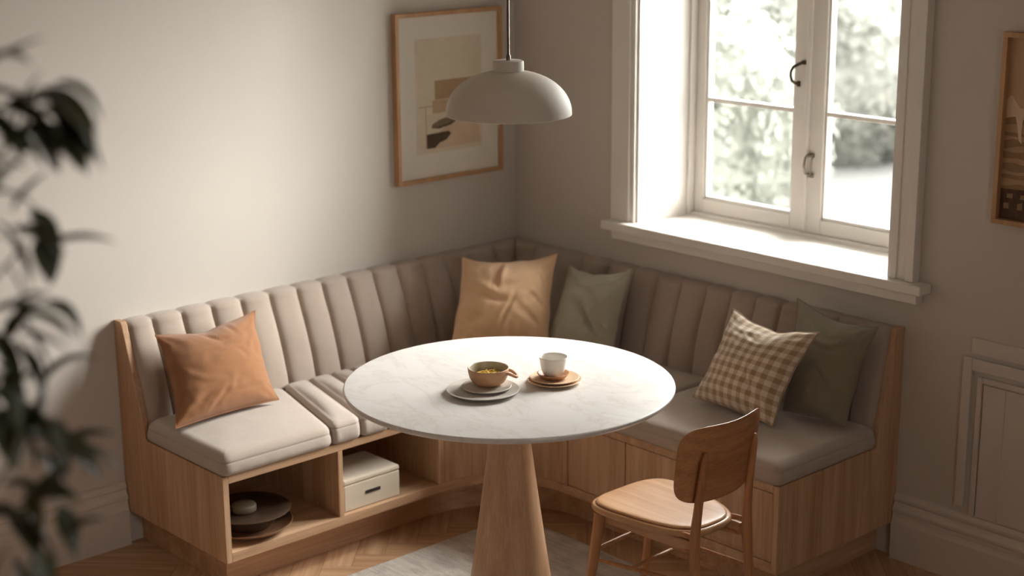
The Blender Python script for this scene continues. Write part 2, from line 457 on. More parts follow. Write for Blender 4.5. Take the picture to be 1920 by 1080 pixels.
# handles
h = MB()
hp = [(1.118, YG-.006, 1.452), (1.110, YG-.020, 1.447), (1.098, YG-.030, 1.438), (1.091, YG-.033, 1.424), (1.090, YG-.033, 1.408), (1.092, YG-.028, 1.392), (1.097, YG-.016, 1.384), (1.100, YG-.002, 1.382)]
h.tube(hp, [.006, .0055, .005, .0045, .0045, .005, .0055, .006], 10)
h.lathe((1.120, YG-.004, 1.452), [(.001, -.008), (.008, -.006), (.009, 0), (.008, .006), (.001, .008)], 14)
h.box(1.094, 1.106, YG-.004, YG, 1.372, 1.390)
tag(h.build('handle', M['bronze'], sL, smooth=True), 'dark bow handle')
h = MB()
h.tube([(1.160, YG-.002, 1.156), (1.160, YG-.018, 1.158), (1.158, YG-.028, 1.148), (1.156, YG-.031, 1.12), (1.157, YG-.026, 1.096), (1.158, YG-.002, 1.086)], .0042, 10)
h.tube([(1.172, YG-.002, 1.150), (1.173, YG-.012, 1.145), (1.171, YG-.016, 1.12), (1.168, YG-.012, 1.095), (1.166, YG-.002, 1.088)], .003, 8)
for zz in (1.153, 1.086): h.box(1.150, 1.174, YG-.004, YG, zz-.007, zz+.007)
tag(h.build('handle', M['nickel'], sR, smooth=True), 'nickel pull handle')

# ------------------------------------------------------------------ corner bench
bench = empty('corner_bench', (.4, -.4, 0), 'L-shaped built-in oak corner bench with oatmeal channel-tufted upholstery', 'bench')
P = .020
e = .0015
# end panels: a wedge up the backrest and a box side under the seat
MB().prism([(e, -LL, HP), (D, -LL, HP), (D, -LL, HC), (.150, -LL, HC), (.140, -LL, HC+.05), (.048, -LL, HB-.01), (.040, -LL, HB), (e, -LL, HB)], (0, P, 0)).build('end_panel', M['oak_z'], bench, bevel=.0015)
MB().prism([(LR, -e, HP), (LR, -D, HP), (LR, -D, HC), (LR, -.116, HC), (LR, -.108, HC+.05), (LR, -.040, HB), (LR, -e, HB)], (-P, 0, 0)).build('end_panel', M['oak_z'], bench, bevel=.0015)
# fillet in the inner corner
RC = .27; cc = (D+RC, -D-RC)
def arc(r, n=12, c=cc):                               # from left run to right run
    return [(c[0]-r*math.cos(a), c[1]+r*math.sin(a)) for a in [PI/2*i/n for i in range(n+1)]]
def slab(name, z0, z1, inset, mat, yend, xend, extra=0):
    pts = [(e, yend), (D-inset, yend)] + arc(RC+inset) + [(xend, -D+inset), (xend, -e), (e, -e)]
    MB().prism([(x, y, z0) for x, y in pts], (0, 0, z1-z0)).build(name, mat, bench, bevel=.0015)
slab('plinth', 0, HP, .085, M['oak_y'], -LL+.05, LR-.06)
slab('bottom_board', HP, HP+.030, 0, M['oak_y'], -LL+P, LR-P)
slab('top_board', HC-.024, HC, 0, M['oak_y'], -LL+P, LR-P)
z0, z1 = HP+.030, HC-.024
bx('divider', M['oak_z'], bench, .03, D, -1.268, -1.250, z0, z1)
bx('divider', M['oak_z'], bench, .03, D, cc[1]-.022, cc[1], z0, z1)
bx('back_board', M['oak_y'], bench, e, .03, -LL+P, -.25, z0, z1)
def curved(name, a0, a1):
    n = 8; A = []; B = []
    for i in range(n+1):
        a = a0+(a1-a0)*i/n
        A.append((cc[0]-RC*math.cos(a)-0, cc[1]+RC*math.sin(a), z0)); B.append((cc[0]-(RC+.018)*math.cos(a), cc[1]+(RC+.018)*math.sin(a), z0))
    A = [(x-.003*math.cos((a0+a1)/2), y+.003*math.sin((a0+a1)/2), z) for x, y, z in A]; B = [(x-.003*math.cos((a0+a1)/2), y+.003*math.sin((a0+a1)/2), z) for x, y, z in B]
    MB().prism(A+B[::-1], (0, 0, z1-z0)).build(name, M['oak_z'], bench, bevel=.001)
curved('front_panel', .01, PI/4-.006); curved('front_panel', PI/4+.006, PI/2-.01)
for x0, x1 in ((cc[0]+.022, 1.120), (1.124, LR-P-.002)):
    o = bx('front_panel', M['oak_z'], bench, x0, x1, -D+.003, -D+.021, z0+.002, z1-.003)
bx('stile', M['oak_z'], bench, cc[0]-.002, cc[0]+.019, -D+.001, -D+.021, z0, z1)
# a recessed toe drawer line under the long right panel
bx('drawer_rail', M['oak_x'], bench, 1.124, LR-P-.03, -D, -D+.003, z0+.012, z0+.017)

def nz(x, y, z, s=1.0): return noise.noise(V((x*s, y*s, z*s)))

# channel tufted back cushions
def back_cushion(side):
    m = MB()
    L0 = (LL if side == 'L' else LR) - P - .001
    dx = (.150, .052) if side == 'L' else (.118, .046)
    prof = []
    zb, zt = HC+.03, HB-.004
    for k in range(26):                               # up the front
        t = k/25; prof.append((dx[0]+(dx[1]-dx[0])*t + .010*math.sin(PI*t), zb+(zt-.022-zb)*t, 1, 0))
    for k in range(1, 9):                             # over the top
        a = PI/2*k/8; r = .020
        prof.append((dx[1]-r+r*math.cos(a), zt-.022+r*math.sin(a), math.cos(a), math.sin(a)))
    for k in range(1, 4): prof.append(((dx[1]-.020)*(1-k/3)+.002, zt-.002, 0, 1-.4*k/3))
    if side == 'L': seams = [-L0, -1.569, -1.464, -1.356, -1.246, -1.136, -1.028, -.925, -.820, -.711, -.604, -.495, -.383, -.27, -.15, 0]
    else: seams = [0, .15, .275, .398, .530, .648, .758, .868, .978, 1.082, 1.184, 1.288, 1.398, 1.505, 1.612, L0]
    ss = []
    for a, b in zip(seams[:-1], seams[1:]):
        for k in range(12): ss.append((a+(b-a)*k/12, k/12))
    ss.append((seams[-1], 0))
    rows = []
    for s, u in ss:
        bul = (1-abs(2*u-1)**2.6); groove = -.006*math.exp(-((min(u, 1-u))/.05)**2)
        row = []
        for i, (d, z, nx_, nz_) in enumerate(prof):
            amp = .013*bul + groove + .0012*nz(s, z, d, 14)
            dd = d+nx_*amp; zz = z+nz_*amp*.45
            if side == 'L': row.append((max(dd, .001), min(s, -dd*1.0), zz))
            else: row.append((max(s, dd), -max(dd, .001), zz))
        rows.append(row)
    g = [[m.bm.verts.new(p) for p in r] for r in rows]
    for i in range(len(g)-1):
        for j in range(len(prof)-1): m.face((g[i][j], g[i+1][j], g[i+1][j+1], g[i][j+1]))
    # close the back and underside
    b0 = [m.bm.verts.new((.001, r[0][1], zb) if side == 'L' else (r[0][0], -.001, zb)) for r in rows]
    for i in range(len(g)-1):
        m.face((g[i][0], b0[i], b0[i+1], g[i+1][0])); m.face((g[i][-1], g[i+1][-1], b0[i+1], b0[i]))
    m.face([b0[0]]+g[0]); m.face(([b0[-1]]+g[-1])[::-1])
    o = m.build('back_cushion', M['linen'], bench, smooth=True, angle=75, weld=.00005)
back_cushion('L'); back_cushion('R')

# seat cushions as padded footprints
def pad(name, F, Lu, Lv, z0, zt, crown, mat, parent, rnd=.022, ripple=0, nu=26, nv=26, seam=True):
    """F(u,v) with u,v in 0..1 gives the plan position"""
    m = MB()
    per = []
    for i in range(nu): per.append((i/nu, 0))
    for i in range(nv): per.append((1, i/nv))
    for i in range(nu): per.append((1-i/nu, 1))
    for i in range(nv): per.append((0, 1-i/nv))
    rc = .02                                          # plan corner radius
    def plan(u, v, ins):
        U = u*Lu; W = v*Lv
        r = max(rc, ins)
        x = min(max(U, ins), Lu-ins); y = min(max(W, ins), Lv-ins)
        # round the plan corners
        rr = rc
        cx = min(max(x, ins+rr), Lu-ins-rr); cy = min(max(y, ins+rr), Lv-ins-rr)
        dx_, dy_ = x-cx, y-cy; d = math.hypot(dx_, dy_)
        if d > rr: x, y = cx+dx_*rr/d, cy+dy_*rr/d
        return F(x/Lu, y/Lv)
    lay = [(.010, z0), (.003, z0+.003), (0, z0+.012)]
    zs = zt-rnd
    for k in range(1, 6): lay.append((0, z0+.012+(zs-.004-z0-.012)*k/5))
    if seam: lay += [(.0004, zs-.001), (.0014, zs+.0004), (.0006, zs+.002)]
    for k in range(1, 8):
        a = PI/2*k/7; lay.append((rnd*(1-math.cos(a)), zs+rnd*math.sin(a)))
    rings = []
    for li, (ins, z) in enumerate(lay):
        ring = []
        for (u, v) in per:
            x, y = plan(u, v, ins)
            t = (z-z0)/(zs-z0)
            bow = .004*math.sin(PI*min(max(t, 0), 1))
            cxy = F(.5, .5); dv = V((x-cxy[0], y-cxy[1])); 
            if dv.length > 0: dv.normalize()
            rp = ripple*(nz(x*60, y*60, z*6)*.6+nz(x*140, y*140, z*9)*.4)*math.sin(PI*min(max(t, 0), 1)) if ripple else 0
            ring.append((x+dv.x*(bow+rp), y+dv.y*(bow+rp), z))
        rings.append(ring)
    R = m.rings(rings, cap1=False)
    prev = R[-1]
    steps = 9
    for s in range(1, steps+1):
        f = 1-s/steps
        ring = []
        for (u, v) in per:
            uu, vv = .5+(u-.5)*f, .5+(v-.5)*f
            ins = rnd*f
            x, y = plan(uu, vv, 0) if f < 1 else plan(u, v, rnd)
            # keep spacing from the rim
            x0, y0 = plan(u, v, rnd); c = F(.5, .5)
            if s < steps:
                x, y = F(.5+(u-.5)*f*(1-2*rnd/Lu), .5+(v-.5)*f*(1-2*rnd/Lv))
            else: x, y = c
            a_, b_ = abs(u-.5)*2*f, abs(v-.5)*2*f
            z = zt+crown*(1-a_**2.5)*(1-b_**2.5)+.0012*nz(x, y, 0, 12)
            ring.append((x, y, z))
        if s < steps:
            r = [m.bm.verts.new(p) for p in ring]
            n = len(r)
            for i in range(n): m.face((prev[i], prev[(i+1) % n], r[(i+1) % n], r[i]))
            prev = r
        else:
            cv = m.bm.verts.new(ring[0]); n = len(prev)
            for i in range(n): m.face((prev[i], prev[(i+1) % n], cv))
    return m.build(name, mat, parent, smooth=True, angle=80)

def quadF(a, b, c, d):                                # a(0,0) b(1,0) c(1,1) d(0,1)
    def F(u, v):
        p = (1-u)*(1-v); q = u*(1-v); r = u*v; s = (1-u)*v
        return (a[0]*p+b[0]*q+c[0]*r+d[0]*s, a[1]*p+b[1]*q+c[1]*r+d[1]*s)
    return F
ZC0, ZC1 = HC+.001, .452
XB, XF = .152, D+.010
ys_f = [-LL-.002, -1.292, -1.182, -1.070, -.960, cc[1]+.004]
ys_b = [-LL-.002, -1.170, -1.072, -.985, -.905, cc[1]+.004]
g_ = .0015
for i in range(5):
    a, b, c, d = (XB, ys_b[i]+g_), (XF, ys_f[i]+g_), (XF, ys_f[i+1]-g_), (XB, ys_b[i+1]-g_)
    pad('seat_cushion', quadF(a, b, c, d), XF-XB, abs(ys_f[i+1]-ys_f[i]), ZC0, ZC1, .010, M['linen_seat_lit'], bench, rnd=.031 if i == 0 else .020, ripple=.004 if i == 0 else .002)
YBk, YFr = -.120, -(D+.010)
XS = 1.075
cx1 = cc[0]
def cornerF(lo, hi):
    def F(u, v):
        w = lo+(hi-lo)*u
        a = PI/2*w; r = RC-.010
        inner = (cc[0]-r*math.cos(a), cc[1]+r*math.sin(a))
        # outer corner path from (XB, cc1) up to the corner and along to (cx1, YBk)
        l1 = YBk-cc[1]; l2 = cx1-XB; t = w*(l1+l2)
        outer = (XB, cc[1]+t) if t < l1 else (XB+t-l1, YBk)
        return (outer[0]*(1-v)+inner[0]*v, outer[1]*(1-v)+inner[1]*v)
    return F
hf = (YBk-cc[1])/((YBk-cc[1])+(cx1-XB))
hf_ = hf
pad('seat_cushion', cornerF(.004, hf_-.003), .55, .5, ZC0, ZC1, .006, M['linen_seat_lit'], bench, rnd=.016)
pad('seat_cushion', cornerF(hf_+.003, .996), .55, .5, ZC0, ZC1, .006, M['linen_seat_lit'], bench, rnd=.016)
pad('seat_cushion', quadF((cx1+.003, YBk), (XS-.002, YBk), (XS-.002, YFr), (cx1+.003, YFr)), XS-cx1, .46, ZC0, ZC1, .008, M['linen_seat_lit'], bench, rnd=.018)
pad('seat_cushion', quadF((XS+.002, YBk), (LR+.002, YBk), (LR+.002, YFr), (XS+.002, YFr)), LR-XS, .46, ZC0, ZC1, .010, M['linen_seat_lit'], bench, rnd=.031, ripple=.003)

# ------------------------------------------------------------------ throw pillows (four seam corners each)
def pillow(name, TL, TR, BR, BL, T, mat, label, seed, sag=.0, dip=.0, wr=1.0, dirn=(1, -1, .3), pinch=.035, creases=(), group=None):
    TL, TR, BR, BL = [V(p) for p in (TL, TR, BR, BL)]
    c = (TL+TR+BR+BL)/4
    base = V((c.x, c.y, min(BL.z, BR.z)))
    n = (TR-BL).cross(TL-BR).normalized()
    if n.dot(V(dirn)) < 0: n = -n
    N = 56
    W = ((TR-TL).length+(BR-BL).length)/2
    m = MB(); lay = m.bm.loops.layers.uv.verify()
    def pos(u, v, side):
        # v: 0 bottom .. 1 top ; outline pulled in between the corners
        a, b = 2*u-1, 2*v-1
        pu = 1-pinch*2*(1-b*b)*(.9+.5*nz(b*2, seed, 3)); pv = 1-pinch*2*(1-a*a)*(.9+.5*nz(a*2, seed, 7))
        a2, b2 = a*pu, b*pv
        if b < 0: b2 = b*(1-pinch*.6*(1-a*a))         # flatter where it stands
        if b > 0: b2 -= dip*b*b*(1-a*a)**1.2*(1+.35*nz(a*3, seed, 11))
        uu, vv = (a2+1)/2, (b2+1)/2
        p = BL*(1-uu)*(1-vv)+BR*uu*(1-vv)+TR*uu*vv+TL*(1-uu)*vv
        h = (max(0, 1-abs(a)**2.3)**.62)*(max(0, 1-abs(b)**2.3)**.62)
        h *= 1+.10*(-b)                               # filling settles
        edge = 1-max(abs(a), abs(b))
        # folds running in from corners and sides
        wk = 0
        for k, (fx, fy) in enumerate(((-1, -1), (1, -1), (1, 1), (-1, 1))):
            dx_, dy_ = a-fx, b-fy; r = math.hypot(dx_, dy_); th = math.atan2(dy_, dx_)
            wk += math.exp(-(r/.55)**2)*math.sin(th*9+seed*1.7+k+2.5*nz(r*2, seed, k))*.16*min(1, r*4)
        q = V((a*1.5+seed*3.1, b*1.5, side*5+seed))
        wv = V((noise.noise(q*1.1), noise.noise(q*1.1+V((9, 3, 1))), 0))
        f1 = noise.noise(q*1.3+wv*1.6); f2 = 1-abs(noise.noise(q*1.9+wv*2.0+V((4, 4, 4))))*2.2
        wk += .16*f1 + .13*f2*(.25+.75*min(1, 2.2*max(abs(a), abs(b))**2))
        wk += math.exp(-edge*7)*.22*noise.noise(V((a*7, b*7, seed*2+side)))
        for (cu, cv, du_, dv_, ln, wd, dp) in creases:
            if side > 0:
                x_, y_ = u-cu, v-cv; al = x_*du_+y_*dv_; ac = -x_*dv_+y_*du_ + .04*math.sin(al*9)
                wk -= dp*math.exp(-(al/ln)**2-(ac/wd)**2)
                wk += dp*.6*math.exp(-(al/ln)**2-((ac-wd*1.9)/(wd*1.2))**2)
        off = T*h*(1+wr*wk)
        p = p+n*side*off*(1.0 if side > 0 else .8)
        p = p+V((0, 0, -sag*h))
        return p
    grids = []
    for side in (1, -1):
        g = [[None]*(N+1) for _ in range(N+1)]
        for i in range(N+1):
            for j in range(N+1):
                bd = i in (0, N) or j in (0, N)
                # cosine spacing gives tight rims
                u = .5-.5*math.cos(PI*(i/N)); v = .5-.5*math.cos(PI*(j/N))
                u = .55*u+.45*i/N; v = .55*v+.45*j/N
                if bd and side == -1: g[i][j] = grids[0][i][j]
                else: g[i][j] = (m.bm.verts.new(pos(u, v, side)), (u, v))
        grids.append(g)
        for i in range(N):
            for j in range(N):
                q = [g[i][j], g[i+1][j], g[i+1][j+1], g[i][j+1]]
                f = m.face([t[0] for t in q])
                if f:
                    for lp, t in zip(f.loops, q): lp[lay].uv = t[1]
    zmin = min(v.co.z for v in m.bm.verts)
    e_ = empty(name, base, label, 'pillow', group)
    body = m.build('cover', mat, e_, smooth=True, angle=180)
    # seam piping round the edge
    t = MB(); pts = []
    for i in range(N): pts.append((i/N, 0))
    for i in range(N): pts.append((1, i/N))
    for i in range(N): pts.append((1-i/N, 1))
    for i in range(N): pts.append((0, 1-i/N))
    P3 = [V(pos(.55*(.5-.5*math.cos(PI*u))+.45*u, .55*(.5-.5*math.cos(PI*v))+.45*v, 1)) for u, v in pts]
    rs = []
    K = len(P3)
    for i, p in enumerate(P3):
        d = (P3[(i+1) % K]-P3[i-1]).normalized(); a_ = d.cross(n).normalized()
        rs.append([p+(a_*math.cos(2*PI*k/6)+n*math.sin(2*PI*k/6))*.0022 for k in range(6)])
    t.rings(rs, closed=True)
    t.build('seam', mat, e_, smooth=True, angle=180)
    return e_
ZS = .474
pillow('throw_pillow', (.150, -1.620, .705), (.155, -1.265, .716), (.335, -1.310, ZS), (.345, -1.684, ZS-.002), .070, M['rust'],
       'rust orange pillow alone at the left end of the corner bench', 3.3, dirn=(1, -.2, .5), wr=.42, pinch=.075, dip=.05,
       creases=((.16, .14, .8, .55, .14, .022, .22), (.38, .10, .4, .9, .12, .02, .20), (.66, .90, .6, -.75, .10, .022, .22), (.42, .86, .8, -.5, .10, .02, .18)))
pillow('throw_pillow', (.185, -.420, .752), (.420, -.190, .768), (.540, -.345, ZS), (.325, -.610, ZS), .085, M['tan'],
       'large tan pillow standing in the corner of the bench', 1.2, dirn=(1, -1, .5), wr=.5, pinch=.04, dip=.10,
       creases=((.42, .80, .2, -.95, .16, .022, .34), (.30, .52, .95, -.2, .22, .035, .26), (.56, .36, .1, 1, .14, .02, .16), (.88, .45, .9, -.35, .12, .02, .2), (.86, .25, .9, -.35, .12, .02, .2)))
pillow('throw_pillow', (.435, -.145, .722), (.738, -.150, .762), (.740, -.235, ZS), (.500, -.325, ZS), .062, M['sage'],
       'grey-green pillow tucked behind the right side of the tan pillow', 5.1, dirn=(.4, -1, .5), wr=.75, pinch=.05, dip=.10,
       creases=((.60, .42, .85, -.5, .25, .03, .3), (.75, .25, .85, -.5, .2, .025, .3), (.70, .62, .9, -.3, .2, .03, .25), (.25, .85, .7, -.7, .15, .03, .25)))
pillow('throw_pillow', (1.240, -.222, .737), (1.600, -.262, .745), (1.538, -.385, ZS-.006), (1.205, -.362, ZS), .070, M['check'],
       'beige and cream gingham checked pillow on the right of the bench', 8.4, dirn=(.2, -1, .6), wr=.5, pinch=.07, dip=.07,
       creases=((.70, .30, .8, -.55, .18, .03, .3), (.88, .14, .7, -.6, .10, .02, .28)))
pillow('throw_pillow', (1.408, -.120, .786), (1.715, -.132, .758), (1.694, -.245, ZS), (1.480, -.262, ZS), .048, M['olive'],
       'dark olive pillow behind the checked pillow at the right end of the bench', 6.6, dirn=(.2, -1, .6), wr=.7, pinch=.05, dip=.06,
       creases=((.45, .66, .95, .25, .3, .03, .3), (.65, .35, .95, -.3, .25, .025, .25), (.85, .15, .8, .5, .12, .02, .25)))

# ------------------------------------------------------------------ table
TX, TY, TZ = 1.312, -1.228, .740
tb = empty('round_table', (TX, TY, 0), 'round pedestal table with white marble top and conical oak base', 'table')
MB().lathe((TX, TY, TZ), [(.001, -.018), (.425, -.018), (.434, -.016), (.4405, -.010), (.442, -.006), (.441, -.0025), (.438, -.0005), (.434, 0), (.3, 0), (.1, 0), (.001, 0)], 160).build('tabletop', M['marble'], tb, smooth=True, angle=25)
MB().lathe((TX, TY, 0), [(.001, .013), (.134, .013), (.135, .016), (.118, .13), (.1045, .22), (.085, .36), (.069, .48), (.056, .58), (.047, .66), (.040, .722), (.001, .722)], 96).build('pedestal', M['oak_ped'], tb, smooth=True, angle=40)

# rug
def rug():
    m = MB(); x0, x1, y0, y1 = .690, 2.30, -2.50, -.640; nu, nv = 150, 170
    def f(u, v):
        ed = min(u, 1-u, v, 1-v)
        x = x0+(x1-x0)*u; y = y0+(y1-y0)*v
        x += (.006*nz(y, 0, 3, 30))*(1 if u in (0, 1) else 0); y += (.006*nz(x, 0, 9, 30))*(1 if v in (0, 1) else 0)
        z = .0105+.0012*nz(x, y, 0, 45)+.001*nz(x, y*5, 2, 20)
        if ed == 0: z = .001
        return (x, y, z)
    m.grid(f, nu, nv)
    m.build_obj = None
    o = m.build('rug', M['rug'], None, smooth=True, angle=180)
    tag(o, 'pale grey-beige woven rug under the round table', 'rug')
rug()

# ------------------------------------------------------------------ tableware
ZT = TZ+.0005
def thing(name, mb, mat, label, cat, loc, group=None, **k):
    o = mb.build(name, mat, None, **k)
    l = V(loc)
    for v in o.data.vertices: v.co -= l
    o.location = l
    return tag(o, label, cat, group)
def plateprof(r, h, t=.0035, foot=.55):
    return [(.001, 0), (r*foot, 0), (r*foot+.001, .0015), (r*.80, .0035), (r-.001, h-.001), (r, h), (r-.001, h+.0012), (r-.004, h+.0008), (r*.80, .0035+t), (r*.62, .003+t*.7), (.001, .003+t*.7)]
pc = (1.330, -1.338)
thing('dinner_plate', MB().lathe((*pc, ZT), plateprof(.096, .011), 96), M['plate'], 'larger grey stoneware plate under the bowl', 'plate', (*pc, ZT), smooth=True, angle=50)
sc_c = (1.322, -1.318); z = ZT+.0061
sp = empty('saucer', (*sc_c, z), 'small grey saucer between the bowl and the larger plate', 'saucer')
MB().lathe((*sc_c, z), plateprof(.066, .007), 80).build('dish', M['plate'], sp, smooth=True, angle=50)
bc = (1.312, -1.302); zb = z+.0058
bw = empty('handled_bowl', (*bc, zb), 'peach clay bowl with a loop handle and olive glazed inside', 'bowl')
MB().lathe((*bc, zb), [(.001, 0), (.030, 0), (.033, .001), (.043, .008), (.050, .020), (.0535, .034), (.0545, .044), (.0540, .0455), (.0530, .0460)], 80, open_end=True).build('body', M['bowl_out'], bw, smooth=True, angle=50)
MB().lathe((*bc, zb), [(.0530, .0460), (.0515, .0455), (.0508, .044), (.0498, .034), (.0465, .022), (.038, .011), (.025, .006), (.001, .005)], 80, open_end=True).build('lining', M['bowl_in'], bw, smooth=True, angle=60)
hd = V((.80, .60, 0)); 
hpnts = [V((*bc, zb+.038))+hd*(.052)+V((0, 0, 0))]
side = V((-hd.y, hd.x, 0))
hh = []
for k in range(13):
    a = PI*k/12
    hh.append(V((*bc, zb+.030+.006*math.cos(a*2)))+hd*(.050+.026*math.sin(a))+side*(.016*math.cos(a)))
MB().tube(hh, .0042, 10).build('handle', M['bowl_out'], bw, smooth=True)
pm = MB()
rp = random.Random(4)
for k in range(46):
    a = rp.random()*2*PI; r = .036*math.sqrt(rp.random())
    p = V((bc[0]+r*math.cos(a), bc[1]+r*math.sin(a), zb+.024+.008*rp.random()*(1-r/.05)))
    d = V((rp.uniform(-1, 1), rp.uniform(-1, 1), rp.uniform(-.4, .4))).normalized()*.006
    b_ = V((-d.y, d.x, .003)).normalized()*.003
    pm.tube([p-d, p-d*.3+b_, p+d*.3+b_, p+d], [.0022, .0028, .0028, .0022], 7)
pm.lathe((*bc, zb+.012), [(.001, 0), (.034, 0), (.0415, .008), (.035, .0150), (.001, .0145)], 40)
thing('pasta', pm, M['pasta'], 'yellow pasta pieces heaped inside the peach bowl', 'food', (*bc, zb+.008), smooth=True)['kind'] = 'stuff'

qc = (1.395, -1.140)
thing('side_plate', MB().lathe((*qc, ZT), plateprof(.0725, .009, foot=.6), 90), M['plate_tan'], 'sand coloured side plate, lowest of the stack under the white cup', 'plate', (*qc, ZT), smooth=True, angle=50)
q2 = (1.394, -1.139); z2 = ZT+.0060
thing('saucer', MB().lathe((*q2, z2), plateprof(.066, .0085), 90), M['plate_tan'], 'sand coloured saucer with raised rim beneath the brown dish', 'saucer', (*q2, z2), smooth=True, angle=50)
z3 = z2+.0058; q3 = (1.390, -1.140)
thing('brown_dish', MB().lathe((*q3, z3), [(.001, 0), (.028, 0), (.036, .005), (.043, .013), (.0435, .014), (.0425, .0145), (.040, .0135), (.034, .0065), (.026, .003), (.001, .003)], 80), M['brown_clay'], 'small brown clay dish directly beneath the white cup', 'dish', (*q3, z3), smooth=True, angle=50)
z4 = z3+.0032; q4 = (1.389, -1.139)
thing('cup', MB().lathe((*q4, z4), [(.001, 0), (.018, 0), (.021, .001), (.027, .008), (.032, .020), (.0352, .036), (.0375, .052), (.0378, .054), (.0370, .0550), (.0360, .0543), (.0345, .046), (.031, .022), (.024, .010), (.012, .006), (.001, .0055)], 80), M['cup'], 'white handleless porcelain cup on the stacked sand saucers', 'cup', (*q4, z4), smooth=True, angle=60)

# ------------------------------------------------------------------ pendant lamp
lp = empty('pendant_lamp', (TX+.006, TY, 1.458), 'matte off-white dome pendant lamp hanging over the round table', 'lamp')
lc = (TX+.006, TY, 1.458)
prof = []
R0, H0 = .1615, .110
for k in range(15):
    a = PI/2*k/14*.93
    prof.append((R0*math.cos(a)**.92, .004+H0*math.sin(a)))
outer = [(R0-.002, 0), (R0, .001)] + prof
inner = [(max(r-.0035, .02), z-.0035) for r, z in reversed(prof)] + [(R0-.0045, 0)]
MB().lathe(lc, outer+inner, 120, close=True).build('shade', M['lamp'], lp, smooth=True, angle=50)
MB().lathe(lc, [(.001, .110), (.036, .110), (.0395, .112), (.0395, .134), (.038, .137), (.034, .1385), (.001, .1385)], 64).build('cap', M['lamp'], lp, smooth=True, angle=40)
rd = MB(); rd.lathe(lc, [(.001, .138), (.006, .138), (.006, .150), (.0035, .154), (.0035, CE-lc[2]-.03), (.001, CE-lc[2]-.03)], 20)
rd.build('rod', M['rod'], lp, smooth=True)
MB().lathe(lc, [(.001, CE-lc[2]-.03), (.05, CE-lc[2]-.028), (.055, CE-lc[2]-.01), (.055, CE-lc[2]), (.001, CE-lc[2])], 48).build('ceiling_rose', M['lamp'], lp, smooth=True)
MB().lathe(lc, [(.001, .105), (.020, .105), (.020, .075), (.018, .070), (.001, .070)], 32).build('socket', M['rod'], lp, smooth=True)
MB().lathe(lc, [(.001, .069), (.012, .069), (.016, .060), (.026, .045), (.028, .034), (.024, .020), (.013, .012), (.001, .010)], 32).build('bulb', M['lamp_in'], lp, smooth=True)

# ------------------------------------------------------------------ pictures
def frame_boxes(m, ax, a0, a1, z0, z1, w, d0, d1):
    for (p, q, u, v) in ((a0, a1, z0, z0+w), (a0, a1, z1-w, z1), (a0, a0+w, z0+w, z1-w), (a1-w, a1, z0+w, z1-w)):
        if ax == 'L': m.box(d0, d1, p, q, u, v)
        else: m.box(p, q, -d1, -d0, u, v)
pl = empty('framed_print', (0, -.325, 1.30), 'oak framed abstract print with beige and black shapes above the bench corner', 'picture')
m = MB(); frame_boxes(m, 'L', -.568, -.080, 1.000, 1.592, .0145, .001, .026); m.build('frame', M['frame_oak'], pl, bevel=.001)
MB().box(.004, .012, -.5535, -.0945, 1.0145, 1.5775).build('mat_board', M['mat'], pl)
art = MB(); kx = [0]
def poly(pts, mi):
    kx[0] += 1; art.mi = mi; d = .0121+.00012*kx[0]
    art.prism([(d, y, z) for y, z in pts], (.0001, 0, 0))
def rect(y0, y1, z0, z1, mi): poly([(y0, z0), (y1, z0), (y1, z1), (y0, z1)], mi)
rect(-.476, -.172, 1.098, 1.500, 0)
rect(-.462, -.385, 1.27, 1.490, 1)                    # pale sketchy block
rect(-.462, -.400, 1.262, 1.266, 3)
rect(-.434, -.430, 1.115, 1.262, 3)
rect(-.418, -.180, 1.350, 1.470, 1)
rect(-.390, -.190, 1.285, 1.352, 2)
rect(-.402, -.215, 1.238, 1.283, 3)
poly([(-.425, 1.236), (-.20, 1.236), (-.178, 1.115), (-.425, 1.112)], 4)
poly([(-.425, 1.186), (-.425, 1.236), (-.30, 1.236), (-.34, 1.19), (-.38, 1.165), (-.425, 1.160)], 1)
poly([(-.408, 1.186), (-.404, 1.200), (-.370, 1.214), (-.330, 1.220), (-.293, 1.216), (-.300, 1.200), (-.320, 1.190), (-.365, 1.184)], 5)
poly([(-.430, 1.116), (-.430, 1.166), (-.380, 1.168), (-.330, 1.170), (-.318, 1.160), (-.340, 1.140), (-.372, 1.132), (-.392, 1.116)], 6)
poly([(-.404, 1.186), (-.36, 1.190), (-.30, 1.200), (-.295, 1.205), (-.33, 1.192), (-.37, 1.182)], 6)
art.build('print', [M['paper'], M['art_pale'], M['art_brown'], M['art_tan'], M['art_peach'], M['art_olive'], M['art_dark']], pl)

pr = empty('framed_photograph', (2.2, 0, 1.36), 'oak framed sepia landscape picture on the wall right of the window', 'picture')
m = MB(); frame_boxes(m, 'R', 1.992, 2.430, 1.098, 1.628, .014, .001, .024); m.build('frame', M['frame_oak'], pr, bevel=.001)
art = MB(); kx[0] = 0
def poly2(pts, mi):
    kx[0] += 1; art.mi = mi; d = .004+.00012*kx[0]
    art.prism([(x, -d, z) for x, z in pts], (0, -.0001, 0))
poly2([(2.006, 1.112), (2.416, 1.112), (2.416, 1.614), (2.006, 1.614)], 0)
hill = [(2.006+i*.41/30, 1.425+.022*math.sin(i*.55+1.2)+.010*math.sin(i*1.7)) for i in range(31)]
poly2([(2.006, 1.36)]+hill+[(2.416, 1.36)], 1)
for k in range(13):
    zt = 1.392-k*.0155; a = []
    for i in range(31): a.append((2.006+i*.41/30, zt+.006*nz(i*.25, k*3.3, 0)*2))
    poly2([(2.006, 1.112)]+a+[(2.416, 1.112)], 2 if k % 2 == 0 else 3)
poly2([(2.036, 1.40), (2.060, 1.40), (2.056, 1.36), (2.060, 1.325), (2.050, 1.335), (2.044, 1.37)], 1)
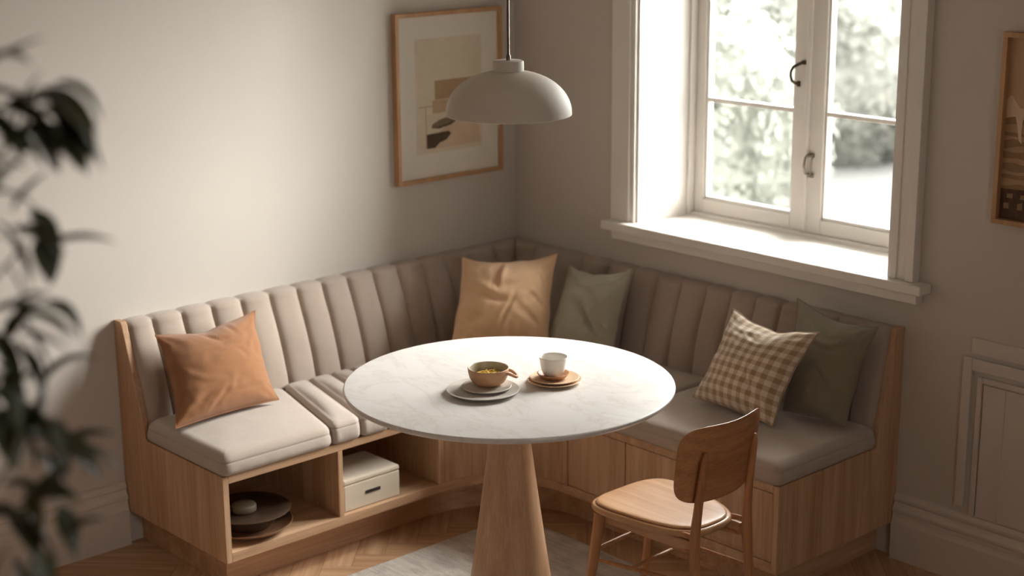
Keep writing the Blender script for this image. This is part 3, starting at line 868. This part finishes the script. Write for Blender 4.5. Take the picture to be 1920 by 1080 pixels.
poly2([(2.006, 1.112), (2.006, 1.196), (2.10, 1.200), (2.2, 1.21), (2.416, 1.19), (2.416, 1.112)], 4)
for k in range(9):
    x_ = 2.018+k*.042; poly2([(x_, 1.142), (x_+.016, 1.142), (x_+.016, 1.158+.006*(k % 3)), (x_, 1.158)], 2)
    poly2([(x_+.008, 1.172), (x_+.026, 1.172), (x_+.026, 1.186), (x_+.008, 1.184)], 2)
art.build('print', [M['sep_sky'], M['sep_pale'], M['sep_mid'], M['sep_mid2'], M['sep_dark']], pr)

# ------------------------------------------------------------------ things in the open compartments
zf = HP+.0305
dc = (.455, -1.520)
thing('serving_plate', MB().lathe((*dc, zf), [(.001, 0), (.085, 0), (.088, .002), (.118, .012), (.134, .024), (.135, .026), (.133, .0268), (.116, .016), (.085, .006), (.001, .006)], 90), M['stone_brown'], 'reddish brown wide dish at the bottom of the stacked crockery', 'dish', (*dc, zf), smooth=True, angle=50)
db = (.450, -1.515)
thing('casserole_bowl', MB().lathe((*db, zf+.0065), [(.001, 0), (.060, 0), (.066, .003), (.082, .020), (.088, .042), (.089, .046), (.087, .046), (.080, .022), (.062, .006), (.001, .005)], 90), M['stone_dark'], 'dark brown bowl in the middle of the stacked crockery', 'bowl', (*db, zf+.0065), smooth=True, angle=50)
thing('dark_plate', MB().lathe((*db, zf+.0532), [(.001, 0), (.080, 0), (.086, .002), (.128, .008), (.130, .010), (.128, .0112), (.084, .005), (.001, .005)], 90), M['stone_dark'], 'dark brown flat plate lying over the stacked bowl', 'plate', (*db, zf+.0532), smooth=True, angle=50)
thing('lidded_pot', MB().lathe((  .452, -1.530, zf+.0588), [(.001, 0), (.034, 0), (.0375, .003), (.038, .018), (.036, .021), (.030, .023), (.012, .024), (.001, .0238)], 60), M['lid'], 'small grey-green round lidded pot on top of the dark plate', 'pot', (  .452, -1.530, zf+.0588), smooth=True, angle=50)
sb = empty('storage_box', (.47, -1.13, zf), 'cream canvas storage box with a dark slot in the open compartment', 'box')
MB().box(.380, .562, -1.238, -1.020, zf, zf+.086).build('body', M['box'], sb, bevel=.004)
MB().box(.3795, .5625, -1.2385, -1.0195, zf+.0865, zf+.103).build('lid', M['box'], sb, bevel=.005)
MB().box(.5621, .5640, -1.155, -1.098, zf+.042, zf+.052).build('slot', M['dark_slot'], sb)

# ------------------------------------------------------------------ chair
ch = empty('dining_chair', (1.63, -.935, 0), 'honey oak chair with curved backrest pulled up to the round table', 'chair')
CYc = -.940
def outline(x0, x1, w0, w1, ins, n=72, pw=3.2):
    """x0 front, x1 rear"""
    pts = []
    for k in range(n):
        a = 2*PI*k/n; c, s_ = math.cos(a), math.sin(a)
        ex = math.copysign(abs(c)**(2/pw), c); ey = math.copysign(abs(s_)**(2/pw), s_)
        t = (ex+1)/2
        w = w0+(w1-w0)*t
        pts.append(((x0+x1)/2+ex*((x1-x0)/2-ins), CYc+ey*(w-ins)))
    return pts
def saddle(x, y): 
    f = max(0, (1.52-x)/.10); return -.010*f*f*.6 + .004*((y-CYc)/.15)**2
def seat_slab(name, zlist, mat, base_ins=0):
    m = MB(); rs = []
    for ins, z in zlist:
        rs.append([(x, y, z+saddle(x, y)) for x, y in outline(1.432, 1.800, .168, .118, ins+base_ins)])
    R = m.rings(rs, cap1=False); last = R[-1]; ztop = zlist[-1][1]
    for f in (.8, .6, .4, .2):
        r = []
        for (x, y) in outline(1.432, 1.800, .168, .118, zlist[-1][0]+base_ins):
            xx = 1.62+(x-1.62)*f; yy = CYc+(y-CYc)*f; r.append(m.bm.verts.new((xx, yy, ztop+saddle(xx, yy)-.003*(1-f))))
        for i in range(len(r)): m.face((last[i], last[(i+1) % len(r)], r[(i+1) % len(r)], r[i]))
        last = r
    m.face(last)
    return m.build(name, mat, ch, smooth=True, angle=50)
seat_slab('seat', [(.012, .376), (.003, .379), (0, .385), (.001, .392), (.004, .396), (.012, .397)], M['chair_x'])
seat_slab('seat_pad', [(.013, .3972), (.011, .3995), (.013, .4025), (.019, .4045), (.03, .405)], M['chair_x'])
# backrest: curved rounded panel
def backrest():
    m = MB(); N_, K_ = 36, 24
    y0, y1, zb_, zt_ = -1.088, -.768, .478, .694
    def P_(u, v, t):
        a, b = 2*u-1, 2*v-1
        # rounded rectangle by squircle mapping
        pw = 4.5
        r = max(abs(a), abs(b))
        if r > 0:
            l = (abs(a)**pw+abs(b)**pw)**(1/pw); a, b = a*r/l, b*r/l
        yc = (y0+y1)/2; hw = (y1-y0)/2*(1+.03*b)
        y = yc+a*hw; z = (zb_+zt_)/2+b*(zt_-zb_)/2+ (.010*a*a if b > 0 else .0)*abs(b)
        x = 1.813-.042*a*a + .030*(b+1)/2-.004
        return (x+t, y, z)
    th = .0085
    def side(t, rnd):
        return [[m.bm.verts.new(P_(i/N_, j/K_, t*(1-rnd*max(0, (max(abs(2*i/N_-1), abs(2*j/K_-1))-.93)/.07)))) for j in range(K_+1)] for i in range(N_+1)]
    A = side(-th/2, .75); B = side(th/2, .75)
    for g, fl in ((A, 0), (B, 1)):
        for i in range(N_):
            for j in range(K_):
                q = [g[i][j], g[i+1][j], g[i+1][j+1], g[i][j+1]]
                m.face(q if fl else q[::-1])
    idx = [(i, 0) for i in range(N_)]+[(N_, j) for j in range(K_)]+[(N_-i, K_) for i in range(N_)]+[(0, K_-j) for j in range(K_)]
    for k in range(len(idx)):
        a, b = idx[k], idx[(k+1) % len(idx)]
        m.face((A[a[0]][a[1]], A[b[0]][b[1]], B[b[0]][b[1]], B[a[0]][a[1]]))
    m.build('backrest', M['chair_y'], ch, smooth=True, angle=60)
backrest()
def bez(pts, n=18):
    """Catmull-Rom through the points"""
    P_ = [V(p) for p in pts]; P_ = [P_[0]*2-P_[1]]+P_+[P_[-1]*2-P_[-2]]; out = []
    for i in range(1, len(P_)-2):
        for k in range(n):
            t = k/n; a, b, c, d = P_[i-1:i+3]
            out.append(.5*((2*b)+(c-a)*t+(2*a-5*b+4*c-d)*t*t+(3*b-a-3*c+d)*t**3))
    out.append(P_[-2]); return out
def leg(pts, r0, r1, mid, tip=False):
    c = bez(pts); n = len(c); rad = []
    for i in range(n):
        t = i/(n-1); r = r0+(mid-r0)*min(1, t*2) if t < .5 else mid+(r1-mid)*(t-.5)*2
        if tip and i > n-5: r *= math.sqrt(max(.04, 1-((i-(n-5))/4.2)**2))
        rad.append(r)
    MB().tube(c, rad, 16).build('leg', M['chair_z'], ch, smooth=True, angle=60)
leg([(1.872, -1.050, .0150), (1.826, -1.040, .20), (1.808, -1.036, .36), (1.816, -1.034, .48), (1.838, -1.034, .632)], .009, .009, .0145, True)
leg([(1.872, -.815, .0150), (1.835, -.835, .20), (1.822, -.842, .36), (1.824, -.844, .48), (1.842, -.846, .640)], .009, .009, .0145, True)
leg([(1.442, -1.078, .0150), (1.470, -1.070, .20), (1.492, -1.062, .377)], .009, .0165, .0135)
leg([(1.392, -.782, .0150), (1.440, -.812, .20), (1.480, -.832, .377)], .009, .0165, .0135)
def rod(name, a, b, r, mid=None):
    a, b = V(a), V(b); MB().tube([a+(b-a)*t for t in (0, .15, .5, .85, 1)], [r*.75, r, mid or r*1.15, r, r*.75], 12).build(name, M['chair_y'], ch, smooth=True)
rod('stretcher', (1.474, -1.063, .262), (1.462, -.824, .262), .006)
rod('stretcher', (1.475, -1.066, .235), (1.822, -1.036, .262), .006)
rod('stretcher', (1.455, -.820, .235), (1.828, -.840, .262), .006)
rod('stretcher', (1.600, -1.054, .244), (1.590, -.829, .244), .0055)
rod('stretcher', (1.700, -.852, .340), (1.822, -.842, .350), .006)
rod('stretcher', (1.700, -1.028, .340), (1.808, -1.036, .350), .006)
rod('seat_rail', (1.730, -.850, .384), (1.822, -.842, .392), .007)
rod('seat_rail', (1.730, -1.030, .384), (1.808, -1.036, .392), .007)
MB().prism([(1.475, -1.07, .355), (1.475, -.83, .355), (1.475, -.83, .3755), (1.475, -1.07, .3755)], (.016, 0, 0)).build('seat_rail', M['chair_y'], ch, bevel=.003)
for y_ in (-1.056, -.840):
    MB().prism([(1.48, y_, .345), (1.80, y_+(.02 if y_ < -1 else -.008), .345), (1.80, y_+(.02 if y_ < -1 else -.008), .3755), (1.48, y_, .3755)], (0, .014, 0)).build('seat_rail', M['chair_x'], ch, bevel=.003)

# ------------------------------------------------------------------ foreground plant
rg = random.Random(21)
PX, PY = 2.735, -3.385
pt = empty('potted_plant', (PX, PY, 0), 'tall leafy green potted plant at the left edge of the photo', 'plant')
MB().lathe((PX, PY, 0), [(.001, 0), (.12, 0), (.13, .01), (.17, .30), (.175, .31), (.175, .34), (.165, .34), (.158, .31), (.001, .30)], 48).build('pot', M['pot'], pt, smooth=True)
MB().lathe((PX, PY, 0), [(.001, .301), (.155, .305), (.15, .315), (.001, .322)], 32).build('soil', M['soil'], pt, smooth=True)
def leafmesh(m, p, d, up, L, W, droop):
    """a pointed leaf with a folded midrib that bends over"""
    d = d.normalized(); s_ = d.cross(up).normalized(); n = s_.cross(d).normalized()
    K = 9; rows = []
    q = V(p); dirv = d.copy()
    for k in range(K+1):
        t = k/K; w = W*math.sin(PI*min(1, t**.75))**.9*(1-.25*t)+.0004
        rows.append([q-s_*w+n*w*.25, q-s_*w*.5+n*w*.06, q.copy(), q+s_*w*.5+n*w*.06, q+s_*w+n*w*.25])
        q = q+dirv*(L/K); dirv = (dirv+V((0, 0, -droop/K))).normalized(); n = s_.cross(dirv).normalized()
    vs = [[m.bm.verts.new(c) for c in r] for r in rows]
    lo = [[m.bm.verts.new(c-n*.0007) for c in r] for r in rows]
    for k in range(K):
        for j in range(4):
            m.face((vs[k][j], vs[k][j+1], vs[k+1][j+1], vs[k+1][j])); m.face((lo[k][j], lo[k+1][j], lo[k+1][j+1], lo[k][j+1]))
stems = [
    [(PX, PY, .31), (PX-.02, PY-.02, .9), (PX+.00, PY+.00, 1.45), (PX+.02, PY+.04, 1.75), (PX+.045, PY+.08, 1.88)],
    [(PX+.02, PY, .31), (PX+.03, PY-.02, .9), (PX+.02, PY+.01, 1.45), (PX+.05, PY+.08, 1.72), (PX+.10, PY+.135, 1.835)],
    [(PX-.02, PY, .31), (PX-.01, PY-.03, .8), (PX+.00, PY+.0, 1.30), (PX+.035, PY+.05, 1.58), (PX+.09, PY+.12, 1.70)],
    [(PX+.01, PY-.02, .31), (PX+.01, PY-.02, .9), (PX+.02, PY+.0, 1.20), (PX+.04, PY+.05, 1.38), (PX+.08, PY+.11, 1.49)],
]
stc = []
for s_ in stems:
    c = bez(s_, 14); stc.append(c)
    MB().tube(c, [.007-.0055*i/len(c) for i in range(len(c))], 8).build('stem', M['stem'], pt, smooth=True)
nleaf = 0
def add_leaf(p, d, L, W, droop):
    global nleaf
    if nleaf >= 98: return
    m = MB(); leafmesh(m, p, V(d), V((0, 0, 1)), L, W, droop)
    m.build('leaf', M['leaf'], pt, smooth=True, angle=80, recalc=False); nleaf += 1
RT = V((.67, .74, 0)); UP = V((0, 0, 1)); FW = V((-.74, .67, 0)); OR = V((2.80, -3.29, 1.78))
def spray(x, z, dx, dz, L, W, droop, dep=0, fd=0):
    add_leaf(OR+RT*(x+.012)+UP*z+FW*dep, RT*dx+UP*dz+FW*fd, L*1.1, W*1.65, droop)
# (offset along the room, height, direction, length, width, bend)
for q in ((-.02, .085, .8, .55, .085, .013, .3), (-.03, .07, .9, .2, .07, .010, .8),
          (.02, .065, 1, .15, .075, .013, .9), (.035, .07, 1, .05, .075, .014, 1.6), (.045, .055, 1, -.1, .075, .015, 1.9), (.06, .06, 1, .15, .070, .014, 2.6),
          (.03, .04, 1, -.2, .07, .015, 1.2), (.06, .045, .5, -.8, .06, .012, .4), (.0, .055, 1, .3, .07, .015, 1.0), (.055, .075, 1, .1, .06, .014, 2.2), (.02, .05, .8, -.5, .06, .014, .5),
          (.02, .03, .9, .3, .065, .014, .9), (.01, .02, .8, .5, .06, .012, .5), (.03, .035, .5, -.8, .05, .011, .4), (.05, .05, .35, -.9, .055, .011, .5), (.075, .055, .6, -.7, .065, .013, .8),
          (.0, .045, -.3, .9, .05, .010, .4), (.015, .04, .7, -.6, .05, .010, .4),
          (.015, -.06, .9, -.1, .062, .010, .6), (.025, -.05, .6, -.8, .055, .012, .6), (.035, -.075, .2, -1, .05, .011, .2), (.03, -.085, 1, .05, .058, .006, .2), (.0, -.07, .3, -.9, .06, .013, .2), (.01, -.05, .5, .7, .05, .009, .4),
          (.01, -.155, .9, .3, .06, .008, 1.6), (.03, -.15, 1, .1, .055, .008, 2.4), (.02, -.165, .8, -.2, .05, .008, 1.4), (.0, -.15, .6, .6, .05, .008, 1.2),
          (.0, -.26, .6, -.5, .06, .013, .5), (.025, -.30, .8, -.45, .062, .015, .7), (-.01, -.25, .3, -.9, .06, .012, .3), (-.01, -.28, .7, .1, .05, .010, .8),
          (-.01, -.37, .5, .3, .06, .011, .9), (.0, -.38, .4, -.8, .06, .012, .5)):
    spray(*q, dep=rg.uniform(-.03, .03), fd=rg.uniform(-.35, .35))
for k in range(66):
    x = -.050+.095*rg.random()**1.2; z = .12-.56*rg.random()
    a = rg.uniform(-1.4, 1.4)
    L = rg.uniform(.045, .075)
    spray(x, z, math.cos(a), math.sin(a), L, L*rg.uniform(.11, .18), rg.uniform(.3, 1.8), rg.uniform(-.08, .05), rg.uniform(-.8, .8))

# ------------------------------------------------------------------ outside: garden far below the window
GZ = -3.2
bx('ground', M['lawn'], None, -80, 40, 1.5, 90, GZ-.2, GZ, 0, S)
tag(bx('garden_path', M['gravel'], None, -17, 2, 9.0, 18.0, GZ, GZ+.03, 0), 'pale gravel path in the garden below the window', 'path')
def tree(x, y, z, r, mat, seed, label, n=3000, ls=1.0):
    rt = random.Random(seed); t = empty('garden_tree', (x, y, GZ), label, 'tree', None)
    MB().tube([(x, y, GZ), (x+.1, y, (GZ+z)/2), (x, y+.1, z)], [.09*r, .07*r, .03*r], 10).build('trunk', M['bark'], t, smooth=True)
    m = MB()
    def rad(d): return r*(.80+.18*noise.noise(d*2.1+V((seed, 0, 0)))+.07*noise.noise(d*5+V((0, seed, 0))))
    nu, nv = 40, 24; rs = []
    for j in range(1, nv):
        b_ = PI*j/nv; row = []
        for i in range(nu):
            a_ = 2*PI*i/nu; d = V((math.cos(a_)*math.sin(b_), math.sin(a_)*math.sin(b_), math.cos(b_)))
            row.append(V((x, y, z))+d*rad(d)*.93)
        rs.append(row)
    m.rings(rs)
    for k in range(n):
        a_ = rt.random()*2*PI; b_ = math.acos(rt.uniform(-1, 1)); d = V((math.cos(a_)*math.sin(b_), math.sin(a_)*math.sin(b_), math.cos(b_)))
        p = V((x, y, z))+d*rad(d)*rt.uniform(.90, 1.06)
        j = V((rt.uniform(-1, 1), rt.uniform(-1, 1), rt.uniform(-1, 1)))*.3; u = (d+j).cross(V((rt.uniform(-1, 1), rt.uniform(-1, 1), .3))).normalized(); w = (d+j).cross(u).normalized()
        s_ = rt.uniform(.05, .09)*ls*r/1.7
        m.face([m.bm.verts.new(p+q) for q in (u*s_, w*s_*.6, -u*s_, -w*s_*.6)])
    m.build('crown', mat, t, recalc=False)
tree(-5.15, 6.35, -.25, 1.80, M['tree'], 4, 'nearest round garden tree filling the left pane of the window', 12000, .6)
tree(-13.7, 21.0, -1.3, 2.9, M['tree2'], 9, 'pale garden tree seen through the right pane of the window', 12000, .6)
tree(-24.5, 31.8, -1.7, 6.0, M['tree'], 14, 'farthest garden tree standing behind the other trees', 14000, .6)

# ------------------------------------------------------------------ light
SUN_DIR = (.42, .64, .68); SKY = 19; GLOW = (54, 12, 63)
w = bpy.data.worlds.new('sky'); sc.world = w; w.use_nodes = True
nt = w.node_tree; bg = nt.nodes['Background']
tc = nt.nodes.new('ShaderNodeTexCoord')
# hazy bright sky: an even veil plus a wide glow around the veiled sun
dt = nt.nodes.new('ShaderNodeVectorMath'); dt.operation = 'DOT_PRODUCT'; dt.inputs[1].default_value = V(SUN_DIR).normalized()
nt.links.new(tc.outputs['Generated'], dt.inputs[0])
mr = nt.nodes.new('ShaderNodeMapRange'); mr.interpolation_type = 'SMOOTHSTEP'
mr.inputs['From Min'].default_value = math.cos(math.radians(GLOW[0])); mr.inputs['From Max'].default_value = math.cos(math.radians(GLOW[1]))
mr.inputs['To Min'].default_value = SKY; mr.inputs['To Max'].default_value = GLOW[2]
nt.links.new(dt.outputs['Value'], mr.inputs['Value']); nt.links.new(mr.outputs[0], bg.inputs[1])
bg.inputs[0].default_value = (1, .985, .965, 1)
po = bpy.data.lights.new('window_portal', 'AREA'); po.shape = 'RECTANGLE'; po.size = 1.0; po.size_y = 1.33
po.cycles.is_portal = True
p_ = bpy.data.objects.new('window_portal', po); C.objects.link(p_); p_.location = (1.14, .355, 1.545); p_.rotation_euler = (-PI/2, 0, 0)

po2 = bpy.data.lights.new('window_portal', 'AREA'); po2.shape = 'RECTANGLE'; po2.size = .62; po2.size_y = .87  # sampling portal for the added fill window
po2.cycles.is_portal = True
p2 = bpy.data.objects.new('window_portal', po2); C.objects.link(p2); p2.location = (XW+.29, -2.75, 1.575); p2.rotation_euler = (PI/2, 0, PI/2)

# ------------------------------------------------------------------ camera
cam = bpy.data.cameras.new('camera'); co = bpy.data.objects.new('camera', cam); C.objects.link(co)
yaw, pitch, roll = .83172328, .25466091, -.00732076
cy, sy, cp, sp_ = math.cos(yaw), math.sin(yaw), math.cos(pitch), math.sin(pitch)
f = V((-sy*cp, cy*cp, -sp_)); r = V((cy, sy, 0)); u = r.cross(f)
r2 = r*math.cos(roll)+u*math.sin(roll); u2 = -r*math.sin(roll)+u*math.cos(roll)
mt = Matrix((r2, u2, -f)).transposed().to_4x4(); mt.translation = V((4.33962585, -3.97487918, 2.06411056))
co.matrix_world = mt
cam.sensor_width = 36; cam.lens = 3016.56*36/1920
cam.dof.use_dof = True; cam.dof.focus_distance = 4.25; cam.dof.aperture_fstop = 2.4
cam.clip_start = .05
sc.camera = co
vs = sc.view_settings; sc.display_settings.display_device = 'sRGB'
vs.view_transform = 'Standard'; vs.look = 'None'; vs.exposure = 0; vs.gamma = 1; vs.use_curve_mapping = False
